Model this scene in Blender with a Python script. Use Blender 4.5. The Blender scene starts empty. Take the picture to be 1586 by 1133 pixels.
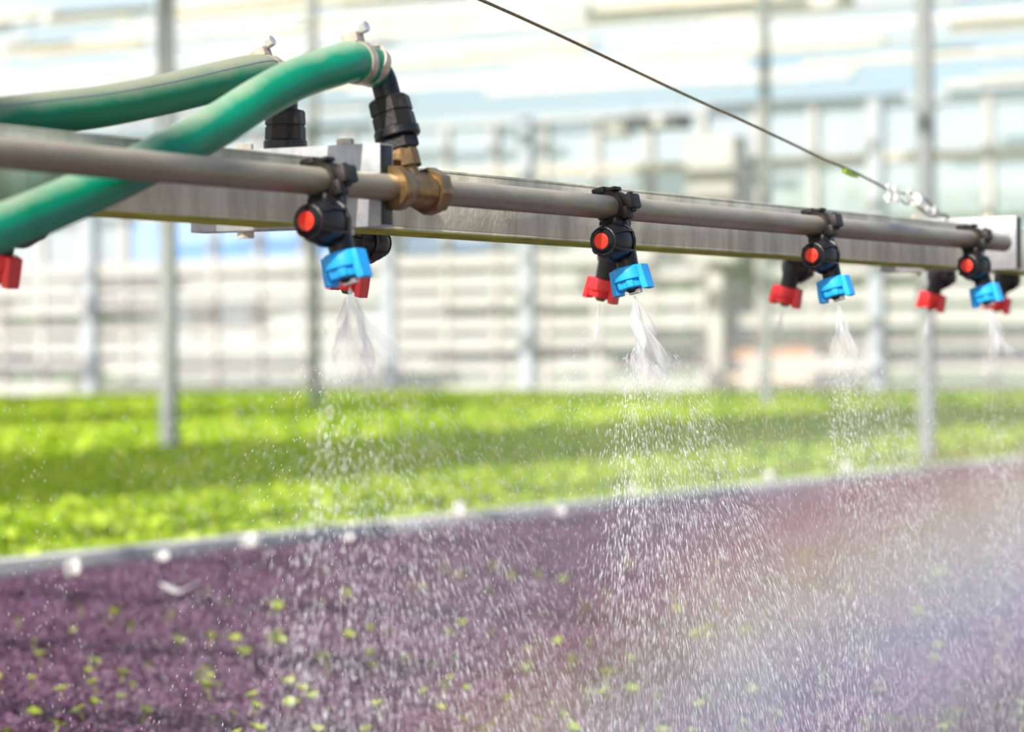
import bpy, bmesh, math, random
import numpy as np
from mathutils import Vector, Matrix, Euler

random.seed(7)
RNG = np.random.default_rng(7)
sc = bpy.context.scene
COL = sc.collection
PI = math.pi
rad = math.radians

# ------------------------------------------------------------------ camera
# world axes: X across the boom (towards the camera side), Y along the boom and the beds, Z up
F_PX = 4406.0
PHI, PITCH, ROLL = rad(29.641), rad(0.2146), rad(-0.4)
CAM_Z = 0.60
R_CAM = Matrix.Rotation(PHI, 3, 'Z') @ Matrix.Rotation(PI / 2 - PITCH, 3, 'X') @ Matrix.Rotation(ROLL, 3, 'Z')
cam_data = bpy.data.cameras.new('camera')
cam = bpy.data.objects.new('camera', cam_data)
COL.objects.link(cam)
cam.matrix_world = Matrix.Translation((0, 0, CAM_Z)) @ R_CAM.to_4x4()
cam_data.sensor_width = 36.0
cam_data.sensor_fit = 'HORIZONTAL'
cam_data.lens = 36.0 * F_PX / 1586.0
cam_data.clip_start, cam_data.clip_end = 0.05, 1000
cam_data.dof.use_dof = True
cam_data.dof.focus_distance = 2.83
cam_data.dof.aperture_fstop = 5.6
sc.camera = cam

# ------------------------------------------------------------------ light
SUN_DIR = Vector((-0.04, 0.753, -0.656)).normalized()      # the way the light travels
sun_data = bpy.data.lights.new('sun', 'SUN')
sun_data.energy = 6.0
sun_data.angle = rad(0.6)
sun_data.color = (1.0, 0.95, 0.87)
sun = bpy.data.objects.new('sun', sun_data)
COL.objects.link(sun)
sun.location = (0, -6, 8)
sun.rotation_euler = SUN_DIR.to_track_quat('-Z', 'Y').to_euler()

world = bpy.data.worlds.new('sky')
sc.world = world
world.use_nodes = True
wn = world.node_tree
wn.nodes.clear()
w_out = wn.nodes.new('ShaderNodeOutputWorld')
w_bg = wn.nodes.new('ShaderNodeBackground')
w_sky = wn.nodes.new('ShaderNodeTexSky')
w_sky.sky_type = 'NISHITA'
w_sky.sun_disc = False
w_sky.sun_elevation = rad(41)
w_sky.sun_rotation = rad(183)
w_sky.air_density = 1.0
w_sky.dust_density = 2.5
w_bg.inputs['Strength'].default_value = 0.145
wn.links.new(w_sky.outputs[0], w_bg.inputs['Color'])
wn.links.new(w_bg.outputs[0], w_out.inputs['Surface'])

vs = sc.view_settings
vs.view_transform = 'Standard'
vs.look = 'None'
vs.gamma = 1.0
vs.exposure = 0.5
vs.use_curve_mapping = False


def ray(px, py):
    return R_CAM @ Vector(((px - 793.0) / F_PX, -(py - 566.5) / F_PX, -1.0))


def on_x(px, py, x):          # where a pixel's ray meets the plane X = x
    d = ray(px, py)
    t = x / d.x
    return Vector((0, 0, CAM_Z)) + d * t


def on_y(px, py, y):
    d = ray(px, py)
    return Vector((0, 0, CAM_Z)) + d * (y / d.y)


def on_z(px, py, z):
    d = ray(px, py)
    return Vector((0, 0, CAM_Z)) + d * ((z - CAM_Z) / d.z)


# ------------------------------------------------------------------ materials
MATS = {}


def principled(name, col, rough=0.6, metal=0.0, col2=None, scale=20.0, detail=5.0, stretch=(1, 1, 1), lo=0.35, hi=0.65,
               bump=0.0, bump_scale=None, spec=0.5, alpha=1.0, rough2=None, trans=0.0, sss=0.0):
    if name in MATS:
        return MATS[name]
    m = bpy.data.materials.new(name)
    m.use_nodes = True
    nt = m.node_tree
    b = nt.nodes['Principled BSDF']
    b.inputs['Base Color'].default_value = (*col, 1)
    b.inputs['Roughness'].default_value = rough
    b.inputs['Metallic'].default_value = metal
    b.inputs['Specular IOR Level'].default_value = spec
    b.inputs['Alpha'].default_value = alpha
    b.inputs['Transmission Weight'].default_value = trans
    if col2 is not None or bump:
        tc = nt.nodes.new('ShaderNodeTexCoord')
        mp = nt.nodes.new('ShaderNodeMapping')
        mp.inputs['Scale'].default_value = stretch
        nt.links.new(tc.outputs['Object'], mp.inputs['Vector'])
        nz = nt.nodes.new('ShaderNodeTexNoise')
        nz.inputs['Scale'].default_value = scale
        nz.inputs['Detail'].default_value = detail
        nz.inputs['Roughness'].default_value = 0.65
        nt.links.new(mp.outputs[0], nz.inputs['Vector'])
        if col2 is not None:
            rp = nt.nodes.new('ShaderNodeValToRGB')
            rp.color_ramp.elements[0].position = lo
            rp.color_ramp.elements[1].position = hi
            rp.color_ramp.elements[0].color = (*col, 1)
            rp.color_ramp.elements[1].color = (*col2, 1)
            nt.links.new(nz.outputs['Fac'], rp.inputs['Fac'])
            nt.links.new(rp.outputs['Color'], b.inputs['Base Color'])
        if bump:
            nb = nt.nodes.new('ShaderNodeTexNoise')
            nb.inputs['Scale'].default_value = bump_scale or scale * 3
            nb.inputs['Detail'].default_value = 4
            nt.links.new(tc.outputs['Object'], nb.inputs['Vector'])
            bp = nt.nodes.new('ShaderNodeBump')
            bp.inputs['Strength'].default_value = bump
            bp.inputs['Distance'].default_value = 0.002
            nt.links.new(nb.outputs['Fac'], bp.inputs['Height'])
            nt.links.new(bp.outputs[0], b.inputs['Normal'])
    MATS[name] = m
    return m


def leafy(name, cols, rough=0.5, translucency=0.35):
    """leaf material: colour varies from leaf to leaf, light shines through a little"""
    m = bpy.data.materials.new(name)
    m.use_nodes = True
    nt = m.node_tree
    b = nt.nodes['Principled BSDF']
    out = nt.nodes['Material Output']
    g = nt.nodes.new('ShaderNodeNewGeometry')
    rp = nt.nodes.new('ShaderNodeValToRGB')
    n = len(cols)
    while len(rp.color_ramp.elements) < n:
        rp.color_ramp.elements.new(0.5)
    for i, c in enumerate(cols):
        rp.color_ramp.elements[i].position = i / (n - 1)
        rp.color_ramp.elements[i].color = (*c, 1)
    nt.links.new(g.outputs['Random Per Island'], rp.inputs['Fac'])
    tc = nt.nodes.new('ShaderNodeTexCoord')
    nz = nt.nodes.new('ShaderNodeTexNoise')
    nz.inputs['Scale'].default_value = 7.0
    nz.inputs['Detail'].default_value = 3.0
    nt.links.new(tc.outputs['Object'], nz.inputs['Vector'])
    mx = nt.nodes.new('ShaderNodeMix')
    mx.data_type = 'RGBA'
    mx.blend_type = 'MULTIPLY'
    mx.inputs['Factor'].default_value = 0.55
    r2 = nt.nodes.new('ShaderNodeValToRGB')
    r2.color_ramp.elements[0].position, r2.color_ramp.elements[1].position = 0.35, 0.62
    r2.color_ramp.elements[0].color = (0.45, 0.45, 0.45, 1)
    nt.links.new(nz.outputs['Fac'], r2.inputs['Fac'])
    nt.links.new(rp.outputs['Color'], mx.inputs[6])
    nt.links.new(r2.outputs['Color'], mx.inputs[7])
    nt.links.new(mx.outputs[2], b.inputs['Base Color'])
    b.inputs['Roughness'].default_value = rough
    b.inputs['Specular IOR Level'].default_value = 0.25
    tr = nt.nodes.new('ShaderNodeBsdfTranslucent')
    nt.links.new(mx.outputs[2], tr.inputs['Color'])
    ms = nt.nodes.new('ShaderNodeMixShader')
    ms.inputs[0].default_value = translucency
    nt.links.new(b.outputs[0], ms.inputs[1])
    nt.links.new(tr.outputs[0], ms.inputs[2])
    nt.links.new(ms.outputs[0], out.inputs['Surface'])
    MATS[name] = m
    return m


def see_through(name, col, clear, rough=0.3, translucent=0.0, tint=(1, 1, 1)):
    """glass, film or cloth: part clear, part a pale surface"""
    m = bpy.data.materials.new(name)
    m.use_nodes = True
    nt = m.node_tree
    b = nt.nodes['Principled BSDF']
    out = nt.nodes['Material Output']
    b.inputs['Base Color'].default_value = (*col, 1)
    b.inputs['Roughness'].default_value = rough
    t = nt.nodes.new('ShaderNodeBsdfTransparent')
    t.inputs['Color'].default_value = (*tint, 1)
    surf = b
    if translucent:
        tl = nt.nodes.new('ShaderNodeBsdfTranslucent')
        tl.inputs['Color'].default_value = (*col, 1)
        m1 = nt.nodes.new('ShaderNodeMixShader')
        m1.inputs[0].default_value = translucent
        nt.links.new(b.outputs[0], m1.inputs[1])
        nt.links.new(tl.outputs[0], m1.inputs[2])
        surf = m1
    ms = nt.nodes.new('ShaderNodeMixShader')
    ms.inputs[0].default_value = clear
    nt.links.new(surf.outputs[0], ms.inputs[1])
    nt.links.new(t.outputs[0], ms.inputs[2])
    nt.links.new(ms.outputs[0], out.inputs['Surface'])
    MATS[name] = m
    return m


M_PIPE = principled('pipe_steel', (0.13, 0.105, 0.068), 0.4, 0.35, (0.28, 0.24, 0.165), 9, 6, (1, 0.35, 1), 0.3, 0.7, 0.25, 300)
M_BEAM = principled('beam_steel', (0.36, 0.335, 0.24), 0.5, 0.1, (0.70, 0.665, 0.52), 28, 8, (1, 1, 0.25), 0.3, 0.62, 0.3, 220)
M_GALV = principled('galvanised_steel', (0.23, 0.24, 0.25), 0.4, 0.35, (0.36, 0.37, 0.38), 60, 4, (1, 1, 1), 0.3, 0.7, 0.1, 260)
M_BOLT = principled('bolt_zinc', (0.42, 0.38, 0.3), 0.45, 0.5, (0.6, 0.56, 0.48), 120)
M_ALGAE = principled('algae', (0.20, 0.21, 0.02), 0.8, 0, (0.42, 0.50, 0.03), 45, 6, (1, 0.4, 1), 0.35, 0.6, 0.4, 400)
M_BLACK = principled('black_plastic', (0.006, 0.006, 0.007), 0.34, 0, (0.015, 0.014, 0.013), 70, 5, (1, 1, 1), 0.4, 0.75, 0.2, 500, spec=0.35)
M_DUSTY = principled('dusty_black_plastic', (0.008, 0.007, 0.006), 0.5, 0, (0.05, 0.042, 0.032), 60, 6, (1, 1, 1), 0.52, 0.85, 0.2, 400, spec=0.3)
M_RED = principled('red_plastic', (0.60, 0.012, 0.016), 0.4, 0, (0.66, 0.02, 0.022), 50)
M_REDBTN = principled('red_button', (0.8, 0.02, 0.006), 0.35, 0, (0.85, 0.03, 0.01), 50)
M_BLUE = principled('blue_plastic', (0.005, 0.31, 0.74), 0.38, 0, (0.01, 0.34, 0.79), 60)
M_TIPW = principled('pale_tip', (0.62, 0.6, 0.55), 0.35)
M_TIPG = principled('green_tip', (0.01, 0.12, 0.03), 0.4)
M_BRASS = principled('brass', (0.17, 0.105, 0.045), 0.33, 0.8, (0.32, 0.21, 0.095), 60, 5, (1, 1, 1), 0.35, 0.7, 0.2, 300)
M_HOSE = principled('green_hose', (0.0, 0.15, 0.08), 0.36, 0, (0.0, 0.22, 0.12), 14, 4, (1, 1, 1), 0.35, 0.7, 0.1, 200, spec=0.3)
M_HOSED = principled('dusty_green_hose', (0.0, 0.13, 0.065), 0.5, 0, (0.0, 0.17, 0.085), 14, 4, (1, 1, 1), 0.35, 0.7, 0.1, 200, spec=0.2)


def dust_and_lit_top(m, col, amount, lo, hi):
    """pale upward faces: settled dust plus sunlit tops put into the colour"""
    nt = m.node_tree
    b = nt.nodes['Principled BSDF']
    src = b.inputs['Base Color'].links[0].from_socket
    g = nt.nodes.new('ShaderNodeNewGeometry')
    sp = nt.nodes.new('ShaderNodeSeparateXYZ')
    nt.links.new(g.outputs['Normal'], sp.inputs[0])
    tc = nt.nodes.new('ShaderNodeTexCoord')
    nz = nt.nodes.new('ShaderNodeTexNoise')
    nz.inputs['Scale'].default_value = 22
    nz.inputs['Detail'].default_value = 6
    nt.links.new(tc.outputs['Object'], nz.inputs['Vector'])
    ad = nt.nodes.new('ShaderNodeMath')
    ad.operation = 'MULTIPLY_ADD'
    nt.links.new(nz.outputs['Fac'], ad.inputs[0])
    ad.inputs[1].default_value = 0.9
    nt.links.new(sp.outputs['Z'], ad.inputs[2])
    r = nt.nodes.new('ShaderNodeMapRange')
    r.inputs['From Min'].default_value, r.inputs['From Max'].default_value = lo + .45, hi + .45
    r.inputs['To Max'].default_value = amount
    nt.links.new(ad.outputs[0], r.inputs['Value'])
    mx = nt.nodes.new('ShaderNodeMix')
    mx.data_type = 'RGBA'
    nt.links.new(r.outputs[0], mx.inputs['Factor'])
    nt.links.new(src, mx.inputs[6])
    mx.inputs[7].default_value = (*col, 1)
    nt.links.new(mx.outputs[2], b.inputs['Base Color'])


dust_and_lit_top(M_HOSE, (0.40, 0.40, 0.29), 0.5, 0.5, 1.0)  # sunlit highlight along the hose top, put into its colour with the dust
dust_and_lit_top(M_HOSED, (0.26, 0.25, 0.18), 0.85, 0.05, 0.85)
dust_and_lit_top(M_PIPE, (0.46, 0.40, 0.31), 0.65, 0.15, 0.85)  # paler upper side painted into the pipe colour
M_CLAMP = principled('band_steel', (0.32, 0.25, 0.19), 0.45, 0.4, (0.48, 0.41, 0.34), 90)
M_SCREW = principled('clamp_screw', (0.5, 0.49, 0.46), 0.3, 0.7, (0.7, 0.69, 0.66), 90)
M_CABLE = principled('rusty_cable', (0.10, 0.066, 0.035), 0.6, 0.3, (0.22, 0.155, 0.085), 200)
M_ZINC = principled('bright_zinc', (0.78, 0.77, 0.74), 0.3, 0.4, (0.9, 0.9, 0.87), 90)
M_POST = principled('grey_post', (0.20, 0.215, 0.21), 0.55, 0.1, (0.25, 0.265, 0.26), 5)
M_WHITE = principled('white_paint', (0.5, 0.485, 0.46), 0.6, 0, (0.6, 0.585, 0.56), 3)
M_WALLW = principled('wall_paint', (0.42, 0.41, 0.39), 0.6, 0, (0.48, 0.47, 0.45), 3)
M_CREAM = principled('cream_paint', (0.5, 0.44, 0.34), 0.6, 0, (0.58, 0.52, 0.42), 3)
M_GREYB = principled('grey_blue_paint', (0.36, 0.40, 0.44), 0.6, 0, (0.42, 0.46, 0.50), 3)
M_KERB = principled('pale_kerb', (0.3, 0.3, 0.3), 0.7, 0, (0.44, 0.44, 0.43), 6, 6, (1, 1, 1), 0.3, 0.7)
M_TAG = principled('white_flake', (0.6, 0.58, 0.57), 0.6, 0, (0.7, 0.68, 0.66), 40)
M_FLOOR = principled('concrete', (0.34, 0.33, 0.31), 0.85, 0, (0.45, 0.44, 0.42), 3, 8)
M_PSOIL = principled('purple_undergrowth', (0.06, 0.024, 0.04), 0.9, 0, (0.11, 0.045, 0.075), 30, 6)
M_GSOIL = principled('green_undergrowth', (0.10, 0.23, 0.01), 0.9, 0, (0.22, 0.42, 0.03), 18, 6)
M_PLEAF = leafy('purple_leaf', [(0.10, 0.042, 0.080), (0.145, 0.068, 0.122), (0.18, 0.092, 0.16), (0.225, 0.125, 0.20)], 0.42, 0.25)
M_GLEAF = leafy('green_leaf', [(0.25, 0.39, 0.006), (0.39, 0.53, 0.02), (0.54, 0.65, 0.10)], 0.5, 0.4)
M_SEED = leafy('yellow_green_leaf', [(0.26, 0.33, 0.03), (0.38, 0.46, 0.06)], 0.5, 0.3)
M_TREE = leafy('tree_leaf', [(0.12, 0.22, 0.06), (0.22, 0.34, 0.1), (0.3, 0.42, 0.14)], 0.6, 0.3)
M_BARK = principled('bark', (0.12, 0.09, 0.06), 0.9, 0, (0.2, 0.16, 0.11), 8)
M_GLASS = see_through('dull_glass', (0.50, 0.54, 0.57), 0.68, 0.2, 0.3)
M_SKYPANE = see_through('sky_pale_glass', (0.62, 0.69, 0.74), 0.6, 0.25, 0.25)  # pale blue in the upper panes stands in for bright sky behind
M_ROOFG = see_through('roof_glass', (0.9, 0.93, 0.95), 0.88, 0.2, 0.7)
M_SCREEN = see_through('shade_cloth', (0.92, 0.91, 0.88), 0.25, 0.8, 0.75)
M_LAWN = principled('lawn', (0.2, 0.3, 0.08), 0.9, 0, (0.3, 0.4, 0.14), 2)
M_BLUEWALL = principled('blue_cladding', (0.01, 0.22, 0.72), 0.6, 0, (0.02, 0.26, 0.78), 1)
M_ORANGE = principled('terracotta_roof', (0.72, 0.36, 0.18), 0.7, 0, (0.8, 0.45, 0.25), 2)
M_PEACH = principled('peach_render', (0.78, 0.55, 0.42), 0.8, 0, (0.82, 0.6, 0.47), 2)
M_OUTWALL = principled('dull_render', (0.20, 0.21, 0.19), 0.8, 0, (0.26, 0.27, 0.24), 2)
M_HEAT = principled('heater_dark', (0.10, 0.12, 0.12), 0.5, 0.2, (0.16, 0.18, 0.18), 6)
M_DUCT = principled('pale_duct', (0.42, 0.41, 0.38), 0.7, 0, (0.48, 0.47, 0.44), 3)


def water_material(name, alpha):
    m = bpy.data.materials.new(name)
    m.use_nodes = True
    nt = m.node_tree
    b = nt.nodes['Principled BSDF']
    out = nt.nodes['Material Output']
    b.inputs['Base Color'].default_value = (0.95, 0.96, 0.97, 1)
    b.inputs['Roughness'].default_value = 0.12
    b.inputs['Specular IOR Level'].default_value = 0.9
    b.inputs['IOR'].default_value = 1.33
    t = nt.nodes.new('ShaderNodeBsdfTransparent')
    tl = nt.nodes.new('ShaderNodeBsdfTranslucent')
    tl.inputs['Color'].default_value = (0.95, 0.96, 0.97, 1)
    m1 = nt.nodes.new('ShaderNodeMixShader')
    m1.inputs[0].default_value = 0.4
    nt.links.new(b.outputs[0], m1.inputs[1])
    nt.links.new(tl.outputs[0], m1.inputs[2])
    ms = nt.nodes.new('ShaderNodeMixShader')
    ms.inputs[0].default_value = 1 - alpha
    nt.links.new(m1.outputs[0], ms.inputs[1])
    nt.links.new(t.outputs[0], ms.inputs[2])
    nt.links.new(ms.outputs[0], out.inputs['Surface'])
    MATS[name] = m
    return m


M_DROP = water_material('water_drop', 0.62)
M_MISTDROP = water_material('fine_drop', 0.45)


def sheet_material():
    m = bpy.data.materials.new('water_sheet')
    m.use_nodes = True
    nt = m.node_tree
    b = nt.nodes['Principled BSDF']
    out = nt.nodes['Material Output']
    b.inputs['Base Color'].default_value = (0.72, 0.74, 0.75, 1)
    b.inputs['Roughness'].default_value = 0.15
    b.inputs['IOR'].default_value = 1.33
    uv = nt.nodes.new('ShaderNodeUVMap')
    sep = nt.nodes.new('ShaderNodeSeparateXYZ')
    nt.links.new(uv.outputs[0], sep.inputs[0])
    mp = nt.nodes.new('ShaderNodeMapping')
    mp.inputs['Scale'].default_value = (26, 2.2, 1)
    nt.links.new(uv.outputs[0], mp.inputs['Vector'])
    nz = nt.nodes.new('ShaderNodeTexNoise')
    nz.inputs['Scale'].default_value = 1.0
    nz.inputs['Detail'].default_value = 5
    nt.links.new(mp.outputs[0], nz.inputs['Vector'])
    # alpha = streaks * (1 - run) : the sheet tears into drops as it spreads
    r1 = nt.nodes.new('ShaderNodeMapRange')
    r1.inputs['From Min'].default_value = 0.3
    r1.inputs['From Max'].default_value = 0.7
    r1.inputs['To Min'].default_value = 0.1
    r1.inputs['To Max'].default_value = 0.72
    nt.links.new(nz.outputs['Fac'], r1.inputs['Value'])
    r2 = nt.nodes.new('ShaderNodeMapRange')
    r2.inputs['From Min'].default_value = 0.35
    r2.inputs['From Max'].default_value = 1.0
    r2.inputs['To Min'].default_value = 1.0
    r2.inputs['To Max'].default_value = 0.0
    nt.links.new(sep.outputs['Y'], r2.inputs['Value'])
    mu = nt.nodes.new('ShaderNodeMath')
    mu.operation = 'MULTIPLY'
    nt.links.new(r1.outputs[0], mu.inputs[0])
    nt.links.new(r2.outputs[0], mu.inputs[1])
    t = nt.nodes.new('ShaderNodeBsdfTransparent')
    tl = nt.nodes.new('ShaderNodeBsdfTranslucent')
    tl.inputs['Color'].default_value = (0.72, 0.74, 0.75, 1)
    m1 = nt.nodes.new('ShaderNodeMixShader')
    m1.inputs[0].default_value = 0.4
    nt.links.new(b.outputs[0], m1.inputs[1])
    nt.links.new(tl.outputs[0], m1.inputs[2])
    ms = nt.nodes.new('ShaderNodeMixShader')
    nt.links.new(mu.outputs[0], ms.inputs[0])
    nt.links.new(t.outputs[0], ms.inputs[1])
    nt.links.new(m1.outputs[0], ms.inputs[2])
    nt.links.new(ms.outputs[0], out.inputs['Surface'])
    return m


M_SHEET = sheet_material()


# ------------------------------------------------------------------ mesh helpers
class MB:
    def __init__(self):
        self.v, self.f = [], []

    def add(self, verts, faces):
        o = len(self.v)
        self.v += [tuple(p) for p in verts]
        self.f += [tuple(i + o for i in fc) for fc in faces]
        return self

    def box(self, c, s, rot=None):
        hx, hy, hz = s[0] / 2, s[1] / 2, s[2] / 2
        vs_ = [Vector((x, y, z)) for z in (-hz, hz) for y in (-hy, hy) for x in (-hx, hx)]
        if rot is not None:
            vs_ = [rot @ p for p in vs_]
        c = Vector(c)
        return self.add([p + c for p in vs_], [(0, 2, 3, 1), (4, 5, 7, 6), (0, 1, 5, 4), (2, 6, 7, 3), (0, 4, 6, 2), (1, 3, 7, 5)])

    def bbox(self, c, s, b=0.001):
        """a box with chamfered edges"""
        bm = bmesh.new()
        bmesh.ops.create_cube(bm, size=1.0)
        for p in bm.verts:
            p.co = Vector((p.co.x * s[0], p.co.y * s[1], p.co.z * s[2]))
        bmesh.ops.bevel(bm, geom=list(bm.edges), offset=b, segments=2, profile=0.5, affect='EDGES')
        bm.verts.index_update()
        c = Vector(c)
        self.add([p.co + c for p in bm.verts], [[q.index for q in fc.verts] for fc in bm.faces])
        bm.free()
        return self

    def lathe(self, prof, origin=(0, 0, 0), axis=(0, 0, 1), n=24, up=None, wob=None):
        """prof: (along axis, radius) pairs"""
        a = Vector(axis).normalized()
        x = a.orthogonal().normalized() if up is None else (Vector(up) - a * Vector(up).dot(a)).normalized()
        y = a.cross(x)
        o = Vector(origin)
        vv, ff = [], []
        for s, r in prof:
            for k in range(n):
                t = 2 * PI * k / n
                rr = r * (wob(k, n) if wob else 1)
                vv.append(o + a * s + (x * math.cos(t) + y * math.sin(t)) * rr)
        m = len(prof)
        for i in range(m - 1):
            for k in range(n):
                k2 = (k + 1) % n
                ff.append((i * n + k, i * n + k2, (i + 1) * n + k2, (i + 1) * n + k))
        if prof[0][1] > 1e-6:
            ff.append(tuple(range(n - 1, -1, -1)))
        if prof[-1][1] > 1e-6:
            ff.append(tuple((m - 1) * n + k for k in range(n)))
        return self.add(vv, ff)

    def cyl(self, p0, p1, r0, r1=None, n=20, ch=0.0):
        p0, p1 = Vector(p0), Vector(p1)
        L = (p1 - p0).length
        r1 = r0 if r1 is None else r1
        prof = [(0, r0), (L, r1)] if not ch else [(0, r0 - ch), (ch, r0), (L - ch, r1), (L, r1 - ch)]
        return self.lathe(prof, p0, p1 - p0, n)

    def tube(self, pts, r, n=14, caps=True):
        pts = [Vector(p) for p in pts]
        rs = r if isinstance(r, (list, tuple)) else [r] * len(pts)
        vv, ff = [], []
        t0 = (pts[1] - pts[0]).normalized()
        x = t0.orthogonal().normalized()
        for i, p in enumerate(pts):
            t = ((pts[min(i + 1, len(pts) - 1)]) - pts[max(i - 1, 0)]).normalized()
            x = (x - t * x.dot(t)).normalized()
            y = t.cross(x)
            for k in range(n):
                a = 2 * PI * k / n
                vv.append(p + (x * math.cos(a) + y * math.sin(a)) * rs[i])
        m = len(pts)
        for i in range(m - 1):
            for k in range(n):
                k2 = (k + 1) % n
                ff.append((i * n + k, i * n + k2, (i + 1) * n + k2, (i + 1) * n + k))
        if caps:
            ff.append(tuple(range(n - 1, -1, -1)))
            ff.append(tuple((m - 1) * n + k for k in range(n)))
        return self.add(vv, ff)

    def mesh(self, name, mat, smooth=True, angle=40):
        me = bpy.data.meshes.new(name)
        me.from_pydata(self.v, [], self.f)
        me.materials.append(mat)
        if smooth:
            me.polygons.foreach_set('use_smooth', [True] * len(me.polygons))
            me.set_sharp_from_angle(angle=rad(angle))
        me.update()
        return me

    def build(self, name, mat, parent=None, smooth=True, loc=(0, 0, 0), angle=40):
        return link(name, self.mesh(name, mat, smooth, angle), parent, loc)


def link(name, me, parent=None, loc=(0, 0, 0)):
    o = bpy.data.objects.new(name, me)
    COL.objects.link(o)
    o.location = loc
    if parent is not None:
        o.parent = parent
    return o


def tag(o, label=None, cat=None, group=None, kind=None):
    if label:
        o['label'] = label
    if cat:
        o['category'] = cat
    if group:
        o['group'] = group
    if kind:
        o['kind'] = kind
    return o


def thing(name, label, cat, loc=(0, 0, 0), rot=(0, 0, 0), group=None, kind=None):
    o = bpy.data.objects.new(name, None)
    o.empty_display_size = 0.1
    COL.objects.link(o)
    o.location = loc
    o.rotation_euler = rot
    return tag(o, label, cat, group, kind)


def copy_tree(o, parent=None):
    c = o.copy()
    COL.objects.link(c)
    c.parent = parent
    for ch in o.children:
        copy_tree(ch, c)
    return c


def spline(pts, n=12):
    """Catmull-Rom through the points"""
    P = [Vector(p) for p in pts]
    P = [P[0] * 2 - P[1]] + P + [P[-1] * 2 - P[-2]]
    out = []
    for i in range(1, len(P) - 2):
        for k in range(n):
            t = k / n
            out.append(0.5 * ((2 * P[i]) + (P[i + 1] - P[i - 1]) * t + (2 * P[i - 1] - 5 * P[i] + 4 * P[i + 1] - P[i + 2]) * t * t
                              + (3 * P[i] - P[i - 1] - 3 * P[i + 1] + P[i + 2]) * t ** 3))
    out.append(P[-2])
    return out


def quick_mesh(name, V, nper, mat, smooth=False):
    """V: (count, nper, 3) polygons of nper corners each"""
    me = bpy.data.meshes.new(name)
    cnt = V.shape[0]
    me.vertices.add(cnt * nper)
    me.vertices.foreach_set('co', V.reshape(-1).astype(np.float32))
    me.loops.add(cnt * nper)
    me.loops.foreach_set('vertex_index', np.arange(cnt * nper, dtype=np.int32))
    me.polygons.add(cnt)
    me.polygons.foreach_set('loop_start', np.arange(0, cnt * nper, nper, dtype=np.int32))
    me.materials.append(mat)
    me.update(calc_edges=True)
    return me


def indexed_mesh(name, V, tmpl_faces, mat, smooth=True):
    """V: (count, k, 3) copies of a k-point template with shared faces (triangles)"""
    cnt, k = V.shape[:2]
    T = np.array(tmpl_faces, dtype=np.int32)
    idx = (np.arange(cnt, dtype=np.int32)[:, None, None] * k + T[None]).reshape(-1)
    me = bpy.data.meshes.new(name)
    me.vertices.add(cnt * k)
    me.vertices.foreach_set('co', V.reshape(-1).astype(np.float32))
    me.loops.add(len(idx))
    me.loops.foreach_set('vertex_index', idx)
    npoly = len(idx) // 3
    me.polygons.add(npoly)
    me.polygons.foreach_set('loop_start', np.arange(0, npoly * 3, 3, dtype=np.int32))
    me.materials.append(mat)
    if smooth:
        me.polygons.foreach_set('use_smooth', np.ones(npoly, dtype=bool))
    me.update(calc_edges=True)
    return me


# ------------------------------------------------------------------ the setting: floor, wall, roof, posts
WALL_Y = 36.0
CANOPY = 0.10
EDGE_X = -4.42

fl = MB().box((-16, 19, -0.05), (50, 62, 0.1)).build('floor', M_FLOOR, smooth=False)
tag(fl, 'bare grey concrete greenhouse floor between the planting beds', 'floor', kind='structure')

wall = thing('wall_back', 'white framed glazed end wall with many horizontal rails', 'wall', (0, WALL_Y, 0), kind='structure')
X0, X1 = -35.0, -8.0
rail_px = [602, 566, 533, 500, 467, 434, 402]
rail_z = [on_y(793, p, WALL_Y).z for p in rail_px]
TOP_Z = on_y(793, 186, WALL_Y).z
MID_Z = on_y(793, 268, WALL_Y).z
low = MB().box((0, 0, 0), (X1 - X0, 0.12, rail_z[0] + 0.1)).mesh('plinth', M_WALLW, False)
link('plinth', low, wall, ((X0 + X1) / 2, 0, (rail_z[0] + 0.1) / 2))
rail_me = MB().box((0, 0, 0), (X1 - X0, 0.10, 0.19)).mesh('rail', M_WALLW, False)
for z in rail_z[1:]:
    link('rail', rail_me, wall, ((X0 + X1) / 2, 0, z))
link('rail', MB().box((0, 0, 0), (X1 - X0, 0.12, 0.10)).mesh('upper_rail', M_CREAM, False), wall, ((X0 + X1) / 2, 0, MID_Z))
link('eave_beam', MB().box((0, 0, 0), (X1 - X0, 0.16, 0.13)).mesh('eave_beam', M_GREYB, False), wall, ((X0 + X1) / 2, 0, TOP_Z))
mull_me = MB().box((0, 0, 0), (0.11, 0.14, TOP_Z)).mesh('mullion', M_WALLW, False)
mx = [X0 + 0.84 * i for i in range(int((X1 - X0) / 0.84) + 1)]
for i, x in enumerate(mx):
    link('mullion', mull_me, wall, (x, -0.02, TOP_Z / 2))
col_me = MB().box((0, 0, 0), (0.17, 0.14, TOP_Z)).mesh('column', M_GREYB, False)
for px in (150, 612, 826, 1366):
    link('column', col_me, wall, (on_y(px, 560, WALL_Y).x, -0.16, TOP_Z / 2))
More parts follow.
